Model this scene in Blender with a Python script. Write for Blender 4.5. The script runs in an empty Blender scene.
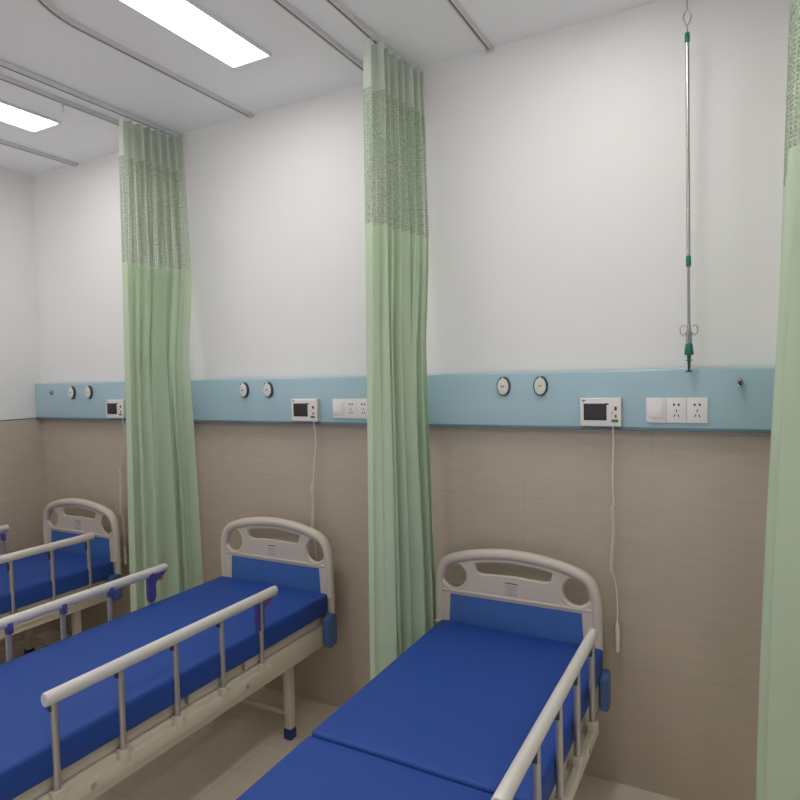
import bpy, bmesh, math, random
from mathutils import Vector, Matrix
random.seed(7)
PI = math.pi
COL = bpy.context.scene.collection
SC = bpy.context.scene

# ------------------------------------------------------------------ materials
def srgb(r, g, b):
    def f(c):
        c /= 255.0
        return c / 12.92 if c <= .04045 else ((c + .055) / 1.055) ** 2.4
    return (f(r), f(g), f(b), 1)

def mat(name, col, rough=.5, metal=0, noise=.06, nscale=18, bump=0, bscale=200, spec=.5, sheen=0):
    m = bpy.data.materials.new(name); m.use_nodes = True
    nt = m.node_tree; b = nt.nodes['Principled BSDF']
    b.inputs['Roughness'].default_value = rough
    b.inputs['Metallic'].default_value = metal
    b.inputs['Specular IOR Level'].default_value = spec
    if sheen: b.inputs['Sheen Weight'].default_value = sheen
    tc = nt.nodes.new('ShaderNodeTexCoord')
    if noise:
        n = nt.nodes.new('ShaderNodeTexNoise'); n.inputs['Scale'].default_value = nscale; n.inputs['Detail'].default_value = 4
        nt.links.new(tc.outputs['Object'], n.inputs['Vector'])
        mx = nt.nodes.new('ShaderNodeMix'); mx.data_type = 'RGBA'
        mx.inputs[6].default_value = tuple(c * (1 - noise) for c in col[:3]) + (1,)
        mx.inputs[7].default_value = tuple(min(1, c * (1 + noise)) for c in col[:3]) + (1,)
        nt.links.new(n.outputs['Fac'], mx.inputs[0]); nt.links.new(mx.outputs[2], b.inputs['Base Color'])
    else:
        b.inputs['Base Color'].default_value = col
    if bump:
        n2 = nt.nodes.new('ShaderNodeTexNoise'); n2.inputs['Scale'].default_value = bscale
        nt.links.new(tc.outputs['Object'], n2.inputs['Vector'])
        bp = nt.nodes.new('ShaderNodeBump'); bp.inputs['Strength'].default_value = bump; bp.inputs['Distance'].default_value = .002
        nt.links.new(n2.outputs['Fac'], bp.inputs['Height']); nt.links.new(bp.outputs['Normal'], b.inputs['Normal'])
    return m

def emit(name, col, s):
    m = bpy.data.materials.new(name); m.use_nodes = True
    nt = m.node_tree; nt.nodes.clear()
    e = nt.nodes.new('ShaderNodeEmission'); e.inputs[0].default_value = col; e.inputs[1].default_value = s
    o = nt.nodes.new('ShaderNodeOutputMaterial'); nt.links.new(e.outputs[0], o.inputs[0])
    return m

def tile_mat(name, col, axes, size, off, joint, jcol, rough, streak):
    """stone tile: thin joints on a grid (object coordinates) and faint streaks along the tile"""
    m = bpy.data.materials.new(name); m.use_nodes = True
    nt = m.node_tree; N = nt.nodes.new; Lk = nt.links.new; b = nt.nodes['Principled BSDF']
    b.inputs['Roughness'].default_value = rough
    tc = N('ShaderNodeTexCoord'); sp = N('ShaderNodeSeparateXYZ'); Lk(tc.outputs['Object'], sp.inputs[0])
    def M(op, a, bb=None, c=None):
        n = N('ShaderNodeMath'); n.operation = op
        for i, v in enumerate((a, bb, c)):
            if v is None: continue
            if isinstance(v, (int, float)): n.inputs[i].default_value = v
            else: Lk(v, n.inputs[i])
        return n.outputs[0]
    js = []
    for ax, s, o in zip(axes, size, off):
        w = M('SUBTRACT', sp.outputs[ax], o)
        p = M('PINGPONG', w, s / 2)                  # distance to the nearest joint
        js.append(M('LESS_THAN', p, joint))
    j = M('MAXIMUM', js[0], js[1])
    mp = N('ShaderNodeMapping'); mp.inputs['Scale'].default_value = streak; Lk(tc.outputs['Object'], mp.inputs[0])
    n1 = N('ShaderNodeTexNoise'); n1.inputs['Scale'].default_value = 6; n1.inputs['Detail'].default_value = 7; n1.inputs['Roughness'].default_value = .65
    Lk(mp.outputs[0], n1.inputs['Vector'])
    mx = N('ShaderNodeMix'); mx.data_type = 'RGBA'
    mx.inputs[6].default_value = tuple(c * .84 for c in col[:3]) + (1,); mx.inputs[7].default_value = tuple(c * 1.14 for c in col[:3]) + (1,)
    Lk(n1.outputs['Fac'], mx.inputs[0])
    m2 = N('ShaderNodeMix'); m2.data_type = 'RGBA'; m2.inputs[7].default_value = jcol
    Lk(j, m2.inputs[0]); Lk(mx.outputs[2], m2.inputs[6]); Lk(m2.outputs[2], b.inputs['Base Color'])
    bp = N('ShaderNodeBump'); bp.inputs['Strength'].default_value = .12; bp.inputs['Distance'].default_value = .001
    Lk(n1.outputs['Fac'], bp.inputs['Height']); Lk(bp.outputs['Normal'], b.inputs['Normal'])
    return m

def cloth_mat(name, col, holes=False, transl=.3):
    m = bpy.data.materials.new(name); m.use_nodes = True
    nt = m.node_tree; N = nt.nodes.new; Lk = nt.links.new; nt.nodes.clear()
    out = N('ShaderNodeOutputMaterial')
    uv = N('ShaderNodeTexCoord')
    n = N('ShaderNodeTexNoise'); n.inputs['Scale'].default_value = 3; Lk(uv.outputs['UV'], n.inputs['Vector'])
    mx = N('ShaderNodeMix'); mx.data_type = 'RGBA'
    mx.inputs[6].default_value = tuple(c * .93 for c in col[:3]) + (1,); mx.inputs[7].default_value = tuple(min(1, c * 1.07) for c in col[:3]) + (1,)
    Lk(n.outputs['Fac'], mx.inputs[0])
    d = N('ShaderNodeBsdfDiffuse'); t = N('ShaderNodeBsdfTranslucent')
    Lk(mx.outputs[2], d.inputs[0]); Lk(mx.outputs[2], t.inputs[0])
    s = N('ShaderNodeMixShader'); s.inputs[0].default_value = transl
    Lk(d.outputs[0], s.inputs[1]); Lk(t.outputs[0], s.inputs[2])
    wv = N('ShaderNodeTexWave'); wv.inputs['Scale'].default_value = 160; Lk(uv.outputs['UV'], wv.inputs['Vector'])
    bp = N('ShaderNodeBump'); bp.inputs['Strength'].default_value = .08; bp.inputs['Distance'].default_value = .001
    Lk(wv.outputs['Fac'], bp.inputs['Height']); Lk(bp.outputs['Normal'], d.inputs['Normal'])
    if holes:
        n.inputs['Scale'].default_value = 95; n.inputs['Detail'].default_value = 1
        mx.inputs[6].default_value = tuple(c * .45 for c in col[:3]) + (1,); mx.inputs[7].default_value = tuple(min(1, c * 1.55) for c in col[:3]) + (1,)
    if holes:                                          # open net: a grid of rhombic holes
        sp = N('ShaderNodeSeparateXYZ'); Lk(uv.outputs['UV'], sp.inputs[0])
        def M(op, a, b2=None):
            k = N('ShaderNodeMath'); k.operation = op
            for i, v in enumerate((a, b2)):
                if v is None: continue
                if isinstance(v, (int, float)): k.inputs[i].default_value = v
                else: Lk(v, k.inputs[i])
            return k.outputs[0]
        a = M('SINE', M('MULTIPLY', M('ADD', sp.outputs[0], sp.outputs[1]), 270))
        b2 = M('SINE', M('MULTIPLY', M('SUBTRACT', sp.outputs[0], sp.outputs[1]), 270))
        h = M('GREATER_THAN', M('MULTIPLY', a, b2), .26)
        tr = N('ShaderNodeBsdfTransparent')
        s2 = N('ShaderNodeMixShader'); Lk(h, s2.inputs[0]); Lk(s.outputs[0], s2.inputs[1]); Lk(tr.outputs[0], s2.inputs[2])
        Lk(s2.outputs[0], out.inputs[0])
    else:
        Lk(s.outputs[0], out.inputs[0])
    return m

M = {}
M['paint'] = mat('wall_paint', srgb(228, 226, 224), .62, noise=.02, nscale=2)
M['ceil'] = mat('ceiling_paint', srgb(243, 243, 247), .8, noise=.015, nscale=2)
M['tile'] = tile_mat('wall_tile', srgb(190, 176, 159), (0, 2), (.475, .6), (-.274, .445), .0011, srgb(177, 164, 148), .36, (1.2, 1.2, 9))
M['tile_side'] = tile_mat('side_wall_tile', srgb(190, 176, 159), (1, 2), (.475, .6), (-.2, .445), .0011, srgb(177, 164, 148), .36, (1.2, 1.2, 9))
M['floor'] = tile_mat('floor_tile', srgb(226, 214, 197), (0, 1), (.6, .6), (-.55, -.28), .0016, srgb(196, 184, 168), .3, (1.5, 5, 1))
M['trim'] = mat('tile_edge_trim', srgb(120, 112, 104), .4, noise=.03)
M['panel'] = mat('pale_blue_enamel', srgb(164, 192, 202), .34, noise=.015, nscale=3)
M['panel_dark'] = mat('blue_grey_edge', srgb(98, 120, 130), .4, noise=.02)
M['plastic'] = mat('white_plastic', srgb(226, 222, 218), .38, noise=.01)
M['socket'] = mat('socket_plastic', srgb(232, 226, 224), .35, noise=.01)
M['screen'] = mat('dark_screen', srgb(44, 40, 44), .35, noise=.1, nscale=40)
M['black'] = mat('black_plastic', srgb(34, 34, 38), .45)
M['ring'] = mat('dark_slate_ring', srgb(54, 68, 78), .4)
M['cream_face'] = mat('cream_face', srgb(214, 214, 206), .4, noise=.01)
M['yellow'] = mat('yellow_mark', srgb(196, 162, 60), .5, noise=0)
M['red'] = mat('red_mark', srgb(180, 60, 56), .5, noise=0)
M['maroon'] = mat('dark_red_button', srgb(96, 36, 42), .4, noise=0)
M['green'] = mat('green_button', srgb(40, 128, 74), .4, noise=0)
M['greyink'] = mat('grey_print', srgb(112, 112, 122), .6, noise=0)
M['bed'] = mat('cream_bed_plastic', srgb(208, 196, 181), .42, noise=.02, nscale=6)
M['beam'] = mat('cream_powder_coat', srgb(206, 196, 178), .45, noise=.03, nscale=10)
M['alu'] = mat('pale_anodised_rail', srgb(216, 212, 205), .36, metal=.15, noise=.02)
M['post'] = mat('satin_steel_post', srgb(176, 172, 168), .34, metal=.55, noise=.03)
M['purple'] = mat('violet_plastic', srgb(78, 72, 146), .45, noise=.05)
M['orange'] = mat('red_release_button', srgb(190, 74, 54), .45, noise=0)
M['mattress'] = mat('blue_vinyl', srgb(20, 65, 146), .6, noise=.05, nscale=5, bump=.12, bscale=420)
M['bluepanel'] = mat('mid_blue_panel', srgb(70, 110, 178), .42, noise=.02)
M['bumper'] = mat('blue_bumper', srgb(74, 108, 164), .5, noise=.04)
M['bluecap'] = mat('navy_foot_cap', srgb(40, 56, 120), .5, noise=.04)
M['deck'] = mat('pale_deck_steel', srgb(190, 182, 166), .5, noise=.05)
M['sticker'] = mat('pale_green_sticker', srgb(202, 198, 182), .5, noise=.02)
M['navyink'] = mat('navy_print', srgb(104, 108, 132), .6, noise=0)
M['fabric'] = cloth_mat('green_curtain_cloth', srgb(206, 221, 196), transl=.3)
M['net'] = cloth_mat('green_curtain_net', srgb(186, 198, 176), holes=True, transl=.28)
M['header'] = cloth_mat('pale_curtain_heading', srgb(210, 218, 205), transl=.25)
M['track'] = mat('grey_aluminium_track', srgb(214, 213, 214), .5, metal=0, noise=.02)
M['slot'] = mat('dark_track_slot', srgb(104, 102, 104), .6, noise=.02)
M['steel'] = mat('brushed_steel', srgb(186, 180, 178), .24, metal=.9, noise=.03)
M['teal'] = mat('teal_plastic', srgb(20, 112, 104), .4, noise=.05)
M['tealdark'] = mat('dark_teal_metal', srgb(40, 72, 76), .4, noise=.05)
M['lightframe'] = mat('white_light_frame', srgb(228, 228, 230), .5, noise=.01)
M['cord'] = mat('ivory_cord', srgb(228, 222, 208), .5, noise=.02)
M['led'] = emit('led_panel_glow', (1.0, .985, .965, 1), 16.0)

# ------------------------------------------------------------------ mesh helpers
class MB:
    """collects shapes into one bmesh"""
    def __init__(self): self.bm = bmesh.new(); self.mats = []; self.mi = 0
    def use(self, m):
        if m not in self.mats: self.mats.append(m)
        self.mi = self.mats.index(m); return self
    def _tag(self, faces, smooth):
        for f in faces: f.material_index = self.mi; f.smooth = smooth
    def box(self, x0, x1, y0, y1, z0, z1, bev=0, seg=2):
        b = bmesh.new(); bmesh.ops.create_cube(b, size=1)
        for v in b.verts:
            v.co = Vector(((x0 + x1) / 2 + v.co.x * (x1 - x0), (y0 + y1) / 2 + v.co.y * (y1 - y0), (z0 + z1) / 2 + v.co.z * (z1 - z0)))
        if bev: bmesh.ops.bevel(b, geom=b.edges[:], offset=bev, segments=seg, profile=.5, affect='EDGES')
        self.merge(b, bool(bev)); return self
    def merge(self, b, smooth):
        vm = {v: self.bm.verts.new(v.co) for v in b.verts}
        fs = []
        for f in b.faces:
            try: fs.append(self.bm.faces.new([vm[v] for v in f.verts]))
            except ValueError: pass
        self._tag(fs, smooth); b.free()
    def tube(self, pts, r, seg=12, closed=False, rs=None, sx=1, caps=True):
        """sweep an elliptic section (r*sx across, r up) along pts"""
        pts = [Vector(p) for p in pts]; n = len(pts); rings = []; prev = None
        for i, p in enumerate(pts):
            if closed: t = pts[(i + 1) % n] - pts[i - 1]
            else: t = pts[min(i + 1, n - 1)] - pts[max(i - 1, 0)]
            t.normalize()
            if prev is None:
                u = Vector((0, 0, 1)) if abs(t.z) < .9 else Vector((0, 1, 0))
                a = t.cross(u).normalized()
            else:
                a = (prev - t * prev.dot(t)).normalized()
            prev = a; b = a.cross(t)
            rr = rs[i] if rs else r
            rings.append([self.bm.verts.new(p + a * (math.cos(2 * PI * k / seg) * rr * sx) + b * (math.sin(2 * PI * k / seg) * rr)) for k in range(seg)])
        fs = []
        for i in range(n if closed else n - 1):
            A, B = rings[i], rings[(i + 1) % n]
            for k in range(seg):
                fs.append(self.bm.faces.new((A[k], A[(k + 1) % seg], B[(k + 1) % seg], B[k])))
        if not closed and caps:
            fs.append(self.bm.faces.new(rings[0][::-1])); fs.append(self.bm.faces.new(rings[-1]))
        self._tag(fs, True); return self
    def disc(self, c, ax, rx, rz, d, seg=28, bev=.0):
        """elliptic puck facing -y: centre c (back face at c.y), thickness d toward -y"""
        cx, cy, cz = c; prof = [(1, 0), (1, d - bev)] + ([(1 - .3 * bev / min(rx, rz), d - .3 * bev), (1 - bev / min(rx, rz), d)] if bev else [(1, d)])
        rings = [[self.bm.verts.new((cx + math.cos(2 * PI * k / seg) * rx * s, cy - q, cz + math.sin(2 * PI * k / seg) * rz * s)) for k in range(seg)] for s, q in prof]
        fs = []
        for A, B in zip(rings, rings[1:]):
            for k in range(seg): fs.append(self.bm.faces.new((A[k], A[(k + 1) % seg], B[(k + 1) % seg], B[k])))
        fs.append(self.bm.faces.new(rings[-1])); fs.append(self.bm.faces.new(rings[0][::-1]))
        self._tag(fs, True); return self
    def build(self, name, m=None, parent=None, loc=None):
        bmesh.ops.recalc_face_normals(self.bm, faces=self.bm.faces)
        me = bpy.data.meshes.new(name)
        self.bm.to_mesh(me); self.bm.free()
        ms = self.mats if self.mats else [m]
        for k in ms: me.materials.append(k)
        try: me.set_sharp_from_angle(angle=math.radians(40))
        except Exception: pass
        return link(name, me, parent, loc)

def link(name, me, parent=None, loc=None):
    o = bpy.data.objects.new(name, me); COL.objects.link(o)
    if parent: o.parent = parent
    if loc: o.location = loc
    return o

def thing(name, label, cat, loc=(0, 0, 0), group=None):
    o = bpy.data.objects.new(name, None); COL.objects.link(o); o.location = loc; o.empty_display_size = .1
    return tag(o, label, cat, group)

def tag(o, label, cat, group=None):
    o['label'] = label; o['category'] = cat
    if group: o['group'] = group
    return o

def struct(o):
    o['kind'] = 'structure'; return o

def box_obj(name, m, parent, *a, **k):
    return MB().box(*a, **k).build(name, m, parent)

def plate(outer, holes, depth, bev, y):
    """flat plate in XZ with holes: filled 2D curve -> bmesh (front to -y)"""
    cu = bpy.data.curves.new('plate', 'CURVE'); cu.dimensions = '2D'; cu.fill_mode = 'BOTH'
    cu.extrude = depth / 2 - bev; cu.bevel_depth = bev; cu.bevel_resolution = 2
    for loop in [outer] + holes:
        s = cu.splines.new('POLY'); s.points.add(len(loop) - 1); s.use_cyclic_u = True
        for p, q in zip(s.points, loop): p.co = (q[0], q[1], 0, 1)
    ob = bpy.data.objects.new('plate', cu); COL.objects.link(ob)
    dg = bpy.context.evaluated_depsgraph_get()
    me = bpy.data.meshes.new_from_object(ob.evaluated_get(dg))
    bpy.data.objects.remove(ob); bpy.data.curves.remove(cu)
    b = bmesh.new(); b.from_mesh(me); bpy.data.meshes.remove(me)
    for v in b.verts: v.co = Vector((v.co.x, y - v.co.z, v.co.y))
    return b

def smooth_path(ctrl, n=8, closed=False):
    """Catmull-Rom through ctrl"""
    P = [Vector(c) for c in ctrl]; out = []; m = len(P)
    for i in range(m if closed else m - 1):
        p0 = P[i - 1] if (closed or i > 0) else P[0]; p1 = P[i]; p2 = P[(i + 1) % m]
        p3 = P[(i + 2) % m] if (closed or i + 2 < m) else P[m - 1]
        for k in range(n):
            t = k / n
            out.append(.5 * ((2 * p1) + (p2 - p0) * t + (2 * p0 - 5 * p1 + 4 * p2 - p3) * t * t + (3 * p1 - p0 - 3 * p2 + p3) * t ** 3))
    if not closed: out.append(P[-1])
    return out

# ------------------------------------------------------------------ the room
XL, XR, YF, H = -3.79, 2.6, -4.9, 2.8
WT = 1.32                                    # top of the wall tiles
struct(box_obj('floor', M['floor'], None, XL - .1, XR + .1, YF - .1, .1, -.1, 0))
struct(box_obj('ceiling', M['ceil'], None, XL - .1, XR + .1, YF - .1, .1, H, H + .1))
struct(box_obj('wall_back', M['paint'], None, XL - .1, XR + .1, .004, .1, 0, H))
struct(box_obj('wall_left', M['paint'], None, XL - .1, XL - .004, YF, .004, 0, H))
struct(box_obj('wall_right', M['paint'], None, XR, XR + .1, YF, .004, 0, H))
struct(box_obj('trim_back_tiles', M['tile'], None, XL, XR, -.004, .004, 0, WT))
struct(box_obj('trim_left_tiles', M['tile_side'], None, XL - .004, XL + .004, YF, -.004, 0, WT))
struct(box_obj('trim_left_edge', M['trim'], None, XL - .004, XL + .006, YF, -.052, WT, WT + .006))

# ------------------------------------------------------------------ ceiling lights
def ceiling_light(x0, x1, y0, y1, label):
    t = thing('ceiling_light', label, 'ceiling light', ((x0 + x1) / 2, (y0 + y1) / 2, H), 'ceiling light panels')
    a, b = (x1 - x0) / 2, (y1 - y0) / 2; w = .009
    f = MB()
    f.box(-a - w, -a, -b - w, b + w, -.014, -.0005, .002).box(a, a + w, -b - w, b + w, -.014, -.0005, .002)
    f.box(-a, a, -b - w, -b, -.014, -.0005, .002).box(-a, a, b, b + w, -.014, -.0005, .002)
    f.build('frame', M['lightframe'], t)
    box_obj('diffuser', M['led'], t, -a, a, -b, b, -.008, -.001)
for x0, x1, y1, lab in ((-1.797, -1.617, -.408, 'bright rectangular ceiling light, the larger one at the top centre left'),
                       (-3.10, -2.905, -.42, 'bright rectangular ceiling light, the smaller one at the far left edge'),
                       (-.50, -.315, -.41, 'rectangular ceiling light above the bed nearest the camera')):
    ceiling_light(x0, x1, y1 - .9, y1, lab)
for x0, x1, lab in ((-1.803, -1.617, 'rectangular ceiling light in the row behind the camera, middle'),
                    (-3.10, -2.905, 'rectangular ceiling light in the row behind the camera, beside the left wall'),
                    (-.50, -.315, 'rectangular ceiling light in the row behind the camera, above the viewer'),
                    (.90, 1.085, 'rectangular ceiling light in the row behind the camera, right side')):
    ceiling_light(x0, x1, -3.7, -2.8, lab)
ceiling_light(.95, 1.135, -1.31, -.41, 'rectangular ceiling light beyond the right-hand curtain')

# ------------------------------------------------------------------ ceiling tracks
def rail_profile(m, x0, x1, y0, y1, z1, w=.011, h=.020):
    m.box(x0 - w, x1 + w, y0, y1, z1 - h, z1, .003)
def u_track(xa, xb, label):
    """U shaped hanging track: two straight runs from the wall joined by a rounded end"""
    t = thing('drip_track', label, 'ceiling track', ((xa + xb) / 2, -.5, H), 'drip tracks over the beds')
    ox, oy = (xa + xb) / 2, -.5
    r = (xb - xa) / 2; yb = -.90
    pts = [(xa, -.006 - i * (yb * -1 - .006) / 10) for i in range(10)]
    pts += [(ox - r * math.cos(PI * k / 28), yb - r * math.sin(PI * k / 28)) for k in range(29)]
    pts += [(xb, yb + (abs(yb) - .006) * (i + 1) / 10) for i in range(10)]
    def strip(hw, z0, z1, name, m):
        mb = MB(); rows = []
        for i, p in enumerate(pts):
            a = Vector(pts[max(i - 1, 0)]); b = Vector(pts[min(i + 1, len(pts) - 1)])
            d = (b - a).normalized(); nn = Vector((-d.y, d.x)); q = Vector(p) - Vector((ox, oy))
            rows.append([mb.bm.verts.new((q.x + nn.x * s * hw, q.y + nn.y * s * hw, zz)) for s, zz in ((-1, z0), (1, z0), (1, z1), (-1, z1))])
        fs = []
        for A, B in zip(rows, rows[1:]):
            for k in range(4): fs.append(mb.bm.faces.new((A[k], A[(k + 1) % 4], B[(k + 1) % 4], B[k])))
        fs.append(mb.bm.faces.new(rows[0])); fs.append(mb.bm.faces.new(rows[-1][::-1]))
        mb._tag(fs, False); return mb.build(name, m, t)
    strip(.011, -.018, -.0005, 'channel', M['track'])
    strip(.0035, -.0186, -.0178, 'slot', M['slot'])
    for x in (xa, xb):
        box_obj('end_cap', M['track'], t, x - ox - .013, x - ox + .013, -.02 - oy, -.004 - oy, -.021, -.001, bev=.002)
    return t
u_track(-3.375, -2.665, 'grey U-shaped ceiling track over the far left bed')
u_track(-2.062, -1.354, 'grey U-shaped ceiling track over the middle bed, around the large light')
u_track(-.855, -.15, 'grey U-shaped ceiling track over the nearest bed, holding the drip rod')

def curtain_track(x, label):
    t = thing('curtain_track', label, 'curtain track', (x, 0, H), 'straight curtain tracks')
    box_obj('channel', M['track'], t, -.011, .011, -2.3, -.006, -.022, -.0005, bev=.003)
    box_obj('slot', M['slot'], t, -.0035, .0035, -2.29, -.02, -.0228, -.0215)
    box_obj('end_cap', M['track'], t, -.013, .013, -.018, -.004, -.024, -.0005, bev=.002)
    return t
curtain_track(-2.545, 'straight grey curtain track with the far left green curtain hanging from it')
curtain_track(-1.20, 'straight grey curtain track with the middle green curtain hanging from it')
curtain_track(.17, 'straight grey curtain track above the curtain at the right edge')

# small empty hook left on the far track
t = tag(MB().tube([(0, 0, .004), (0, 0, -.014)], .005, 10).tube(smooth_path([(0, 0, -.014), (0, .004, -.024), (0, 0, -.034), (0, -.007, -.03)], 6), .002, 8)
        .build('track_hook', M['track'], None, (-2.665, -.56, H - .0225)), 'small empty hook on the track left of the far curtain', 'hook')

# ------------------------------------------------------------------ curtains
def curtain(x, ya, yb, npl, nfold, at, ab, dx_bot, hem, seed, label, ztop=2.762, zh=2.585, zm=2.092, dya=0, dyb=0, sk=(0, 0)):
    rnd = random.Random(seed)
    t = thing('privacy_curtain', label, 'curtain', (x, (ya + yb) / 2, hem), 'green privacy curtains')
    ph = [rnd.uniform(0, 2 * PI) for _ in range(8)]
    amp = [rnd.uniform(.7, 1.15) for _ in range(40)]
    NC = npl * 26
    def pt(u, z):
        s = (ztop - z) / (ztop - hem)                   # 0 at the top .. 1 at the hem
        k = min(1, s / .75) ; k = k * k * (3 - 2 * k)
        a = at + (ab - at) * min(1, s * 1.15)
        hd = max(0, min(1, (ztop - z) / .2)); a *= .9 + .1 * hd
        w1 = math.sin(2 * PI * npl * u + ph[0]); w1 = math.copysign(abs(w1) ** .75, w1) * amp[int(u * npl + ph[0] / 2 / PI) % 40]
        uu = u + .03 * math.sin(2 * PI * u * 1.7 + ph[1])
        w2 = math.sin(2 * PI * nfold * uu + ph[2]) + .35 * math.sin(2 * PI * nfold * 2.3 * uu + ph[3] + .5 * s)
        w = (1 - .5 * k) * w1 + .7 * k * w2
        sway = .012 * s * math.sin(3 * u + ph[4] + 2 * s)
        px = dx_bot * s + a * w + sway + (sk[0] + (sk[1] - sk[0]) * s) * u
        zk = max(0, min(1, (z - 1.60) / .5)); zk = zk * zk * (3 - 2 * zk)
        y0 = ya + dya * s; y1 = yb * zk + (-.085 + dyb) * (1 - zk)
        py = y0 + (y1 - y0) * u + .35 * a * math.cos(2 * PI * npl * u + ph[0]) * (1 - .6 * k) + .010 * k * math.sin(2 * PI * nfold * uu * 2 + ph[5])
        py = min(py, -.016 * zk - .060 * (1 - zk))
        zz = z
        if s < .002: zz -= .006 * (.5 + .5 * math.cos(4 * PI * npl * u))
        return (px, py - (ya + yb) / 2, zz - hem)
    def band(name, z0, z1, rows, m, off=0):
        mb = MB(); uvl = mb.bm.loops.layers.uv.new('UVMap'); G = []; L = 0; us = []
        for j in range(rows + 1):
            z = z1 + (z0 - z1) * j / rows
            G.append([mb.bm.verts.new(pt(i / NC, z)) for i in range(NC + 1)])
        mid = G[rows // 2]
        for i in range(NC + 1):
            if i: L += (mid[i].co - mid[i - 1].co).length
            us.append(L)
        for j in range(rows):
            for i in range(NC):
                f = mb.bm.faces.new((G[j][i], G[j + 1][i], G[j + 1][i + 1], G[j][i + 1])); f.smooth = True
                for lp, (jj, ii) in zip(f.loops, ((j, i), (j + 1, i), (j + 1, i + 1), (j, i + 1))):
                    lp[uvl].uv = (us[ii], z1 + (z0 - z1) * jj / rows)
        return mb.build(name, m, t)
    band('heading', zh, ztop, 8, M['header'])
    band('net_panel', zm, zh, 14, M['net'])
    band('drape', hem, zm, 44, M['fabric'])
    for i in range(npl):
        u = (i + .5) / npl; p = pt(u, ztop - .012)
        y = ya + (yb - ya) * u - (ya + yb) / 2
        MB().tube([(0, y, H - .021 - hem), (0, y, H - .03 - hem), (p[0] * .5, (y + p[1]) / 2, H - .036 - hem), (p[0], p[1], p[2])], .0022, 6).build('hook', M['plastic'], t)
    return t
curtain(-2.545, -.36, -.03, 7, 5, .034, .050, .0, .22, 3, 'green privacy curtain with net top between the far left and middle beds', dya=-.045, sk=(.03, .10))
curtain(-1.190, -.360, -.03, 7, 6, .036, .045, .012, .22, 11, 'green privacy curtain with net top between the middle and nearest beds', dya=-.055, sk=(.04, .068))
curtain(.175, -.50, -.06, 8, 6, .038, .068, -.062, .16, 23, 'green privacy curtain cut off by the right edge of the photo', dya=-.02)

# ------------------------------------------------------------------ bed head panel on the wall
PY, PZ0, PZ1 = -.05, 1.325, 1.534
t = thing('bed_head_panel', 'long pale blue service panel running along the back wall above the beds', 'wall panel', ((XL + 1.5) / 2, 0, PZ0))
cx = (XL + 1.5) / 2
box_obj('housing', M['panel'], t, XL + .005 - cx, 1.5 - cx, PY, -.0045, 0, PZ1 - PZ0, bev=.008, seg=3)
box_obj('bottom_lip', M['panel_dark'], t, XL + .006 - cx, 1.5 - cx, PY - .002, -.006, -.006, .006, bev=.002)

def gas_outlet(x, z, mark, label):
    t = thing('gas_outlet', label, 'gas outlet', (x, PY, z), 'oval gas outlets on the blue panel')
    MB().disc((0, 0, 0), 'y', .0270, .0375, .013, 36, .004).build('ring', M['ring'], t)
    f = MB().disc((0, -.0128, -.001), 'y', .0222, .0315, .005, 32, .003).build('cover', M['cream_face'], t)
    MB().box(-.007, .007, -.0185, -.0175, -.0025, .0025).build('mark', mark, t)
    b = bmesh.new()
    vs = [b.verts.new(v) for v in ((-.007, -.012, .0245), (.007, -.012, .0245), (0, -.012, .0365), (-.007, -.0184, .0245), (.007, -.0184, .0245), (0, -.017, .0365))]
    for q in ((0, 1, 2), (3, 5, 4), (0, 3, 4, 1), (1, 4, 5, 2), (2, 5, 3, 0)): b.faces.new([vs[i] for i in q])
    m = MB(); m.merge(b, False); m.build('pointer', M['cream_face'], t)
for x, z, mk, lab in ((-.805, 1.481, 'greyink', 'oval gas outlet above the nearest bed, left one of the pair, grey mark'),
                     (-.660, 1.481, 'yellow', 'oval gas outlet above the nearest bed, right one of the pair, yellow mark'),
                     (-2.113, 1.479, 'greyink', 'oval gas outlet above the middle bed, left one of the pair'),
                     (-1.965, 1.479, 'red', 'oval gas outlet above the middle bed, right one of the pair, red mark'),
                     (-3.420, 1.476, 'greyink', 'oval gas outlet above the far left bed, left one of the pair'),
                     (-3.268, 1.478, 'yellow', 'oval gas outlet above the far left bed, right one of the pair')):
    gas_outlet(x, z, M[mk], lab)

def valve(x, z, label, k=1):
    t = thing('panel_knob', label, 'knob', (x, PY, z), 'small round knobs on the blue panel')
    MB().disc((0, 0, 0), 'y', .011, .015, .004, 24, .001).build('flange', M['steel'], t)
    MB().disc((0, -.004, 0), 'y', .0075, .010, .02 * k, 20).disc((0, -.002 - .02 * k, .001), 'y', .010, .0135, .010 * k, 24, .002).build('stem', M['steel'], t)
    MB().disc((0, -.0018 - .03 * k, .001), 'y', .0065, .009, .0012, 20).build('tip', M['ring'], t)
valve(-.001, 1.482, 'small silver knob on the blue panel beside the right curtain')
valve(-3.616, 1.478, 'small dark knob on the blue panel at its far left end', .25)

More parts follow.
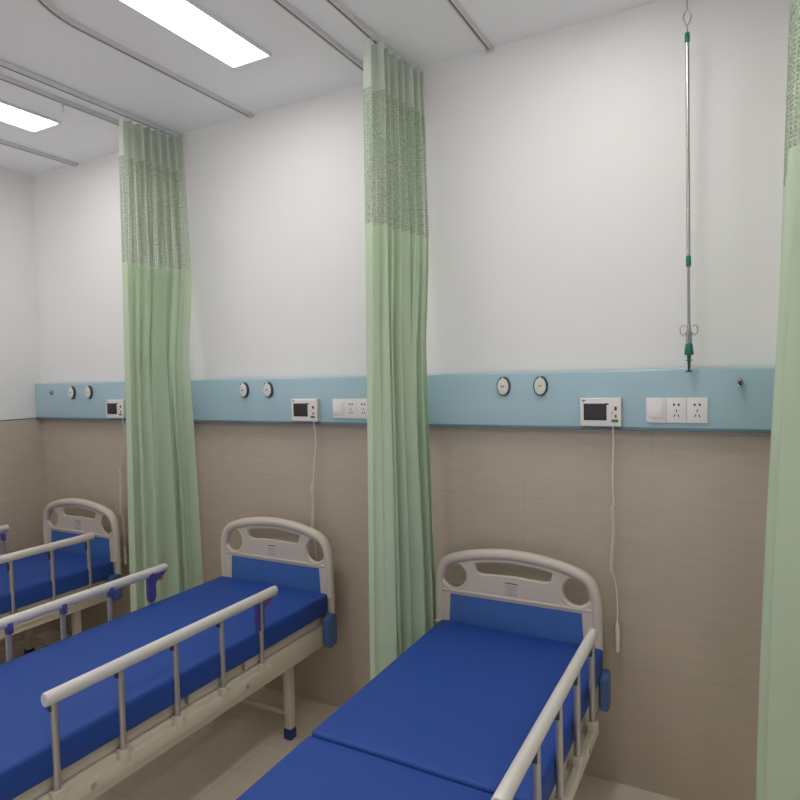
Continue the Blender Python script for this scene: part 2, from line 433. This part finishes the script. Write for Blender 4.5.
# ------------------------------------------------------------------ call stations with cords
def call_station(dx, handset_x, label):
    X = -.44 + dx
    t = thing('call_station', label, 'nurse call station', (X, PY, 1.334), 'white call stations on the blue panel')
    w = .0715; h = .102
    MB().box(-w, w, -.028, 0, 0, h, .004, 3).build('housing', M['plastic'], t)
    MB().box(-.058, .022, -.0292, -.0275, .022, .082, .001).build('screen', M['screen'], t)
    MB().box(.018, .029, -.0297, -.0275, .077, .083).build('sensor', M['black'], t)
    MB().box(-.064, -.050, -.0286, -.0275, .091, .095).box(-.062, -.056, -.0286, -.0275, .087, .089).build('print', M['greyink'], t)
    MB().disc((.053, -.0275, .064), 'y', .0045, .0075, .004, 20, .001).build('button', M['maroon'], t)
    MB().disc((.041, -.0275, .050), 'y', .002, .003, .003, 14).disc((.053, -.0275, .037), 'y', .004, .006, .003, 18, .001).build('button', M['red'], t)
    MB().box(.038, .061, -.031, -.0275, .016, .026, .002).build('button', M['green'], t)
    # cord (straight, coiled, straight) and handset, in local coordinates
    hx = handset_x - X; y0 = .012
    cd = MB()
    z0 = 1.044 - 1.334; z1 = .80 - 1.334; z2 = .61 - 1.334
    cx0 = .04
    cd.tube(smooth_path([(cx0, -.006, .002), (cx0, -.009, -.024), (cx0, .0, -.045), (cx0 + .2 * (hx - cx0) - .004, y0, -.12), (cx0 + .6 * (hx - cx0) - .005, y0 + .003, -.2), (hx, y0, z0)], 8), .0028, 8)
    n = 34; pp = []
    for i in range(n * 9 + 1):
        f = i / (n * 9); a = 2 * PI * i / 9
        pp.append((hx + .0055 * math.cos(a) + .004 * math.sin(f * 5) - .0055, y0 + .007 * math.sin(a), z0 + (z1 - z0) * f))
    cd.tube(pp, .0019, 6)
    cd.tube(smooth_path([pp[-1], (hx + .004, y0, z1 - .05), (hx + .009, y0, z1 - .12), (hx + .008, y0, z2)], 6), .0024, 8)
    c = cd.build('cord', M['cord'], t)
    MB().tube([(hx + .008, y0, z2 + .012), (hx + .008, y0, z2), (hx + .008, y0, z2 - .008), (hx + .008, y0, z2 - .09), (hx + .008, y0, z2 - .1)], .009, 14, rs=[.003, .006, .0085, .0085, .006]).build('handset', M['cord'], c)
call_station(0, -.403, 'white call station with dark screen and cord above the nearest bed')
call_station(-1.304, -1.733, 'white call station with dark screen and cord above the middle bed')
call_station(-2.590, -3.048, 'white call station with dark screen beside the far left curtain')

# ------------------------------------------------------------------ switch and sockets
def switch(x, label):
    t = thing('light_switch', label, 'light switch', (x, PY, 1.349), 'switches on the blue panel')
    MB().box(-.0319, .0319, -.009, 0, 0, .086, .002).build('plate', M['socket'], t)
    MB().box(-.023, .023, -.0135, -.008, .018, .070, .002).build('rocker', M['socket'], t)
def socket(x, label):
    t = thing('wall_socket', label, 'socket', (x, PY, 1.349), 'sockets on the blue panel')
    MB().box(-.0319, .0319, -.009, 0, 0, .086, .002).build('plate', M['socket'], t)
    h = MB()
    for s in (-1, 1):
        h.box(s * .0075 - .0028, s * .0075 + .0028, -.0096, -.0085, .058, .066)
    h.box(-.0016, .0016, -.0096, -.0085, .037, .046)
    for s in (-1, 1):
        for k in range(3): h.box(s * (.005 + .0013 * k) - .0014, s * (.005 + .0013 * k) + .0014, -.0096, -.0085, .026 - .003 * k, .030 - .003 * k)
    h.build('slots', M['black'], t)
switch(-.2566, 'white rocker switch on the blue panel right of the nearest call station')
socket(-.1921, 'white wall socket beside the switch by the drip rod, left one of the two')
socket(-.1276, 'white wall socket under the drip rod, right one of the two')
switch(-1.568, 'white rocker switch on the blue panel above the middle bed')
socket(-1.5035, 'white wall socket next to the switch above the middle bed')
socket(-1.439, 'white wall socket half hidden by the middle curtain')

# ------------------------------------------------------------------ drip rod
t = thing('drip_rod', 'steel drip rod with teal fittings hanging from the ceiling in front of the wall', 'drip rod', (-.15, -.09, 1.52))
B0 = 1.52
def zz(z): return z - B0
MB().box(-.014, .014, -.02, .02, zz(2.762), zz(2.781), .003).tube([(0, 0, zz(2.766)), (0, 0, zz(2.70))], .0022, 8).tube(smooth_path([(0, 0, zz(2.70)), (.0085, 0, zz(2.685)), (.011, 0, zz(2.668)), (0, 0, zz(2.648)), (-.011, 0, zz(2.668)), (-.0085, 0, zz(2.685)), (-.002, 0, zz(2.696))], 6), .0022, 8).tube([(0, 0, zz(2.65)), (0, 0, zz(2.618))], .0024, 8).build('hanger', M['steel'], t)
MB().tube([(0, 0, zz(2.625)), (0, 0, zz(2.622)), (0, 0, zz(2.598)), (0, 0, zz(2.592))], .008, 16, rs=[.005, .0075, .008, .0065]).build('end_cap', M['teal'], t)
MB().tube([(0, 0, zz(2.6)), (0, 0, zz(1.89))], .0062, 16).build('upper_tube', M['steel'], t)
MB().tube([(0, 0, zz(1.905)), (0, 0, zz(1.90)), (0, 0, zz(1.875)), (0, 0, zz(1.868))], .008, 16, rs=[.006, .008, .0085, .006]).build('collar', M['teal'], t)
MB().tube([(0, 0, zz(1.88)), (0, 0, zz(1.62))], .0048, 14).build('lower_tube', M['steel'], t)
for k, (ax, ay) in enumerate(((-1, 0), (1, 0), (0, -1), (0, 1))):
    q = [(0.008, 1.615), (.0085, 1.645), (.010, 1.652), (.018, 1.643), (.0265, 1.652), (.0275, 1.667), (.020, 1.677), (.012, 1.671)]
    MB().tube(smooth_path([(ax * r_ * .95, ay * r_ * .6, zz(z_)) for r_, z_ in q], 6), .0019, 8).build('hook', M['steel'], t)
MB().tube([(0, 0, zz(1.678)), (0, 0, zz(1.61))], .0085, 14, rs=[.0065, .0095]).build('sleeve', M['steel'], t)
MB().tube([(0, 0, zz(1.616)), (0, 0, zz(1.61)), (0, 0, zz(1.594)), (0, 0, zz(1.581)), (0, 0, zz(1.578))], .012, 18, rs=[.010, .0115, .0135, .0145, .013]).tube([(0, -.012, zz(1.596)), (0, -.018, zz(1.596))], .006, 12).build('grip', M['teal'], t)
MB().tube([(0, 0, zz(1.580)), (0, 0, zz(1.562)), (0, 0, zz(1.521))], .006, 12, rs=[.007, .0055, .0035]).box(-.011, .011, -.003, .003, zz(1.559), zz(1.562), .001).box(-.010, .010, -.004, .004, zz(1.521), zz(1.526), .001).build('lower_stem', M['tealdark'], t)

# ------------------------------------------------------------------ beds
HBY = -.112
def ring_xz(cx, cz, a, b, y, n=28, e=2.0):
    out = []
    for k in range(n):
        th = 2 * PI * k / n; c, s = math.cos(th), math.sin(th)
        out.append((cx + math.copysign(abs(c) ** (2 / e), c) * a, y, cz + math.copysign(abs(s) ** (2 / e), s) * b))
    return out
def head_board(par, name='headboard', dx=0):
    prof = [(.312, .45), (.312, .56), (.310, .66), (.304, .735), (.279, .790), (.22, .819), (.12, .841), (0, .850)]
    half = [(p[0], HBY, p[1]) for p in prof]
    full = half + [(-p[0], p[1], p[2]) for p in half[-2::-1]]
    path = smooth_path(full, 7)
    mb = MB()
    # rounded frame tube (slightly thicker along the top arch)
    rs = [.0165 + .0045 * max(0, min(1, (p.z - .60) / .15)) for p in path]
    mb.tube(path, .02, 14, rs=rs)
    outer = [(p.x, p.z) for p in path] ; outer[0] = (.312, .452); outer[-1] = (-.312, .452)
    ov = lambda s: [(q[0], q[2]) for q in ring_xz(s * .240, .745, .055, .055, 0)][::-1]
    slot = [(-.158, .806), (-.152, .782), (-.143, .765), (-.12, .760), (0, .765), (.12, .760), (.143, .765), (.152, .782), (.158, .806), (.09, .817), (0, .824), (-.09, .817)]
    win = [(-.270, .505), (.270, .505), (.260, .672), (-.260, .672)]
    mb.merge(plate(outer, [ov(-1), ov(1), slot, win], .018, .004, HBY), True)
    for s in (-1, 1): mb.tube(ring_xz(s * .240, .745, .060, .060, HBY), .0105, 10, closed=True)
    mb.tube([(-.29, HBY, .682), (-.15, HBY, .682), (.15, HBY, .682), (.29, HBY, .682)], .0115, 10)
    mb.tube(smooth_path([(-.162, HBY, .805), (-.157, HBY, .775), (-.14, HBY, .757), (-.06, HBY, .757), (.06, HBY, .757), (.14, HBY, .757), (.157, HBY, .775), (.162, HBY, .805)], 5), .0080, 10)
    for s in (-1, 1):                                   # post sleeves
        mb.box(s * .300 - .020, s * .300 + .020, HBY - .017, HBY + .017, .40, .545, .006, 3)
        mb.box(s * .300 - .024, s * .300 + .024, HBY - .020, HBY + .020, .545, .556, .003)
    hb = mb.build(name, M['bed'], par)
    bp_ = MB(); bp_.merge(plate([(-.276, .45), (.276, .45), (.262, .676), (-.262, .676)], [], .012, .002, HBY), False); bp_.build('blue_panel', M['bluepanel'], hb)
    st = box_obj('sticker', M['sticker'], hb, -.030, .022, HBY - .0102, HBY - .0088, .699, .748)
    hb.location.x = dx
    return hb

def sticker_print(hb):
    p = MB().box(-.028, .020, HBY - .0108, HBY - .010, .741, .7455)
    for k, w in enumerate((.03, .036, .024)): p.box(-.024, -.024 + w, HBY - .0108, HBY - .010, .729 - .010 * k, .7308 - .010 * k)
    p.box(-.028, .018, HBY - .0108, HBY - .010, .701, .703)
    return p.build('sticker_print', M['navyink'], hb)

def side_rail(par, s, x, first, pitch, n, e1, e2, latch, zt=.711):
    """s=+1: right side of the bed, -1: left side; posts run from first towards the foot"""
    last = first - pitch * (n - 1)
    low = MB()
    low.box(x - .010, x + .010, last - .06, first + .05, .388, .428, .003)
    low.box(x - s * .020 - .010, x - s * .020 + .010, last - .06, first + .05, .396, .410, .002)
    low.use(M['beam'])
    rail = low.build('side_rail', M['beam'], par)
    MB().tube([(x, first + e1, zt), (x, first + e1 - .003, zt), (x, first, zt), (x, (first + last) / 2, zt), (x, last, zt), (x, last - e2 + .003, zt), (x, last - e2, zt)], .019, 18, rs=[.0165, .019, .019, .019, .019, .019, .0165], sx=.84).build('top_rail', M['alu'], rail)
    for k in range(n):
        y = first - pitch * k
        MB().tube([(x, y, .43), (x, y, zt - .012)], .0098, 12).build('post', M['post'], rail)
        MB().box(x - .013, x + .013, y - .017, y + .017, .412, .452, .004).build('bracket', M['bed'], rail)
        MB().box(x - s * .006 - .011, x - s * .006 + .011, y - .010, y + .010, .658, .697, .003).tube([(x - s * .02, y, .668), (x + s * .001, y, .668)], .004, 8).build('collar', M['purple'] if s < 0 else M['ring'], rail)
    for y in (first - pitch * .45, last + pitch * .48):
        MB().tube([(x + s * .009, y, .406), (x + s * .0115, y, .406)], .010, 14).build('bolt', M['post'], rail)
    if latch:
        y, d = (first, 1) if latch > 0 else (last, -1)
        xi = x - s * .004
        mb = MB()
        pr = [(.075, .697), (-.018, .697), (-.020, .60), (-.014, .575), (.012, .575), (.020, .60), (.018, .645), (.034, .668), (.062, .672)]
        b = bmesh.new(); w = .011
        lo = [b.verts.new((xi - w, y + d * p[0], p[1])) for p in pr]; hi = [b.verts.new((xi + w, y + d * p[0], p[1])) for p in pr]
        b.faces.new(lo); b.faces.new(hi[::-1])
        for i in range(len(pr)): b.faces.new((lo[i], lo[(i + 1) % len(pr)], hi[(i + 1) % len(pr)], hi[i]))
        bmesh.ops.recalc_face_normals(b, faces=b.faces)
        bmesh.ops.bevel(b, geom=b.edges[:], offset=.003, segments=2, affect='EDGES')
        mb.merge(b, True); mb.build('latch', M['purple'], rail)
        MB().box(xi - .008, xi + .008, y + d * .045 - .012, y + d * .045 + .012, .656, .672, .002).build('release_button', M['orange'], rail)
    return rail

LEN = -1.73
def bed(x, label, rails, hs=1, dx=0, dt=.4725, zt=.711):
    t = thing('hospital_bed', label, 'hospital bed', (x, 0, 0), 'hospital beds along the wall')
    f = MB()
    for s in (-1, 1):
        f.box(s * .296 - .013, s * .296 + .013, LEN + .03, -.135, .356, .446, .004)
    for y in (-.15, -.62, -1.20, LEN + .045): f.box(-.283, .283, y - .015, y + .015, .362, .440, .003)
    f.build('frame', M['beam'], t)
    d = MB()
    for y0, y1 in ((-.17, -.66), (-.675, -.93), (-.945, LEN + .04)):
        d.box(-.300, .300, y1, y0, .449, dt / hs, .004)
    for s in (-1, 1):
        for y in (-.28, -.75, -1.05, -1.30): d.box(s * .285 - .006, s * .285 + .006, y - .02, y + .02, .440, .466, .002)
    d.build('deck', M['deck'], t)
    head_board(t, dx=dx)
    t.scale.z = hs
    for c in list(t.children):
        if c.name.startswith('headboard'): sticker_print(c)
    fb = head_board(t, 'footboard')
    fb.location = (0, LEN + .085, 0)
    for s in (-1, 1):
        for y in (-.305, -1.46):
            lg = MB().box(s * .214 - .0175, s * .214 + .0175, y - .0175, y + .0175, .03, .362, .004).tube([(s * .214, y - .016, .105), (s * .214, y - .0185, .105)], .005, 10).build('leg', M['beam'], t)
            MB().box(s * .214 - .0195, s * .214 + .0195, y - .0195, y + .0195, 0, .047, .004).build('foot_cap', M['bluecap'], lg)
        for y in (-.148, LEN + .03):
            b = bmesh.new(); bmesh.ops.create_cube(b, size=1)
            for v in b.verts: v.co = Vector((s * .325 + v.co.x * .026, y + v.co.y * .075, .418 + v.co.z * .138))
            ed = [e for e in b.edges if abs(e.verts[0].co.x - e.verts[1].co.x) > .01]
            bmesh.ops.bevel(b, geom=ed, offset=.026, segments=5, profile=.5, affect='EDGES')
            bmesh.ops.bevel(b, geom=[e for e in b.edges if len(e.link_faces) == 2 and e.calc_face_angle() > 1.2], offset=.004, segments=2, affect='EDGES')
            m = MB(); m.merge(b, True); m.build('corner_bumper', M['bumper'], t)
    for y in (-.305, -1.46):
        MB().tube([(-.20, y, .105), (.20, y, .105)], .012, 12).build('cross_bar', M['beam'], t)
    for r in rails: side_rail(t, *r, zt=zt / hs)
    return t
bed(-.745, 'nearest hospital bed, with a seam across its mattress and only the right rail raised', [(1, .338, -.43, .2, 5, .03, .06, -1)], .99, -.016)
bed(-1.907, 'middle hospital bed with both pale side rails raised, between two curtains', [(1, .316, -.585, .2035, 5, .09, .025, 1), (-1, -.326, -.545, .2, 5, .085, .03, 1)], 1.02, -.004, .4975)
bed(-3.315, 'farthest hospital bed, in the left corner, mostly hidden by the middle bed', [(1, .310, -.285, .2, 5, .03, .06, -1), (-1, -.325, -.36, .2, 5, .03, .06, -1)], 1.005, -.003, zt=.726)

# ------------------------------------------------------------------ mattresses
def pad(mb, x0, x1, y0, y1, z0, z1, bow=.004):
    """soft block: rounded edges, gently crowned top"""
    b = bmesh.new(); bmesh.ops.create_cube(b, size=1)
    for v in b.verts: v.co = Vector(((x0 + x1) / 2 + v.co.x * (x1 - x0), (y0 + y1) / 2 + v.co.y * (y1 - y0), (z0 + z1) / 2 + v.co.z * (z1 - z0)))
    bmesh.ops.bevel(b, geom=b.edges[:], offset=.011, segments=3, profile=.5, affect='EDGES')
    bmesh.ops.subdivide_edges(b, edges=[e for e in b.edges if e.calc_length() > .2], cuts=14, use_grid_fill=True)
    for v in b.verts:
        if v.co.z > z1 - .02:
            u = (v.co.x - x0) / (x1 - x0); w = (v.co.y - y0) / (y1 - y0)
            v.co.z += bow * (math.sin(PI * max(0, min(1, u))) * math.sin(PI * max(0, min(1, w)))) ** .5
            v.co.z += .0015 * math.sin(9 * v.co.x + 3) * math.sin(6 * v.co.y + 1)
    mb.merge(b, True); return mb
def mattress(x, parts, label, z=.473, tilt=0, yaw=0):
    t = thing('mattress', label, 'mattress', (x, 0, z), 'blue vinyl mattresses')
    t.rotation_euler = (0, tilt, yaw)
    for nm, y0, y1, dz in parts:
        pad(MB(), -.306, .316, y0, y1, .0005, .088 + dz).build(nm, M['mattress'], t)
    return t
mattress(-.745, [('head_section', -1.030, -.142, 0), ('foot_section', -1.69, -1.036, -.004)], 'blue vinyl mattress in two sections on the nearest bed', .4735, .018, .012)
mattress(-1.907, [('cover', -1.69, -.142, 0)], 'blue vinyl mattress on the middle bed, between two raised rails', .498)
mattress(-3.315, [('cover', -1.69, -.142, 0)], 'blue vinyl mattress on the farthest bed in the left corner', .474)

# ------------------------------------------------------------------ camera, world, view
cam = bpy.data.cameras.new('camera'); co = bpy.data.objects.new('camera', cam); COL.objects.link(co)
yw, pt_, rl, fpx = -.49305, -.03786, -.0227, 634.178
fw = Vector((math.sin(yw) * math.cos(pt_), math.cos(yw) * math.cos(pt_), math.sin(pt_)))
ri = Vector((math.cos(yw), -math.sin(yw), 0)); up = ri.cross(fw)
c, s = math.cos(rl), math.sin(rl)
r2 = ri * c + up * s; u2 = up * c - ri * s
mw = Matrix((r2, u2, -fw)).transposed().to_4x4(); mw.translation = Vector((0, -2.4, 1.53))
co.matrix_world = mw
cam.sensor_fit = 'HORIZONTAL'; cam.sensor_width = 36; cam.lens = 36 * fpx / 800; cam.clip_start = .02
SC.camera = co
w = bpy.data.worlds.new('world'); SC.world = w; w.use_nodes = True
wn = w.node_tree; bg = wn.nodes['Background']; bg.inputs[1].default_value = 1
tcw = wn.nodes.new('ShaderNodeTexCoord'); spw = wn.nodes.new('ShaderNodeSeparateXYZ'); cr = wn.nodes.new('ShaderNodeValToRGB')
mpw = wn.nodes.new('ShaderNodeMapRange'); mpw.inputs[1].default_value = -.3; mpw.inputs[2].default_value = .3
wn.links.new(tcw.outputs['Generated'], spw.inputs[0]); wn.links.new(spw.outputs[2], mpw.inputs[0]); wn.links.new(mpw.outputs[0], cr.inputs[0])
cr.color_ramp.elements[0].color = (1.35, 1.38, 1.45, 1); cr.color_ramp.elements[0].position = .35
cr.color_ramp.elements[1].color = (.10, .105, .12, 1); cr.color_ramp.elements[1].position = .6
wn.links.new(cr.outputs[0], bg.inputs[0])
SC.view_settings.view_transform = 'Standard'; SC.view_settings.look = 'None'; SC.view_settings.gamma = 1
SC.view_settings.use_curve_mapping = False
SC.view_settings.exposure = -.08
SC.cycles.max_bounces = 8
SC.cycles.diffuse_bounces = 5
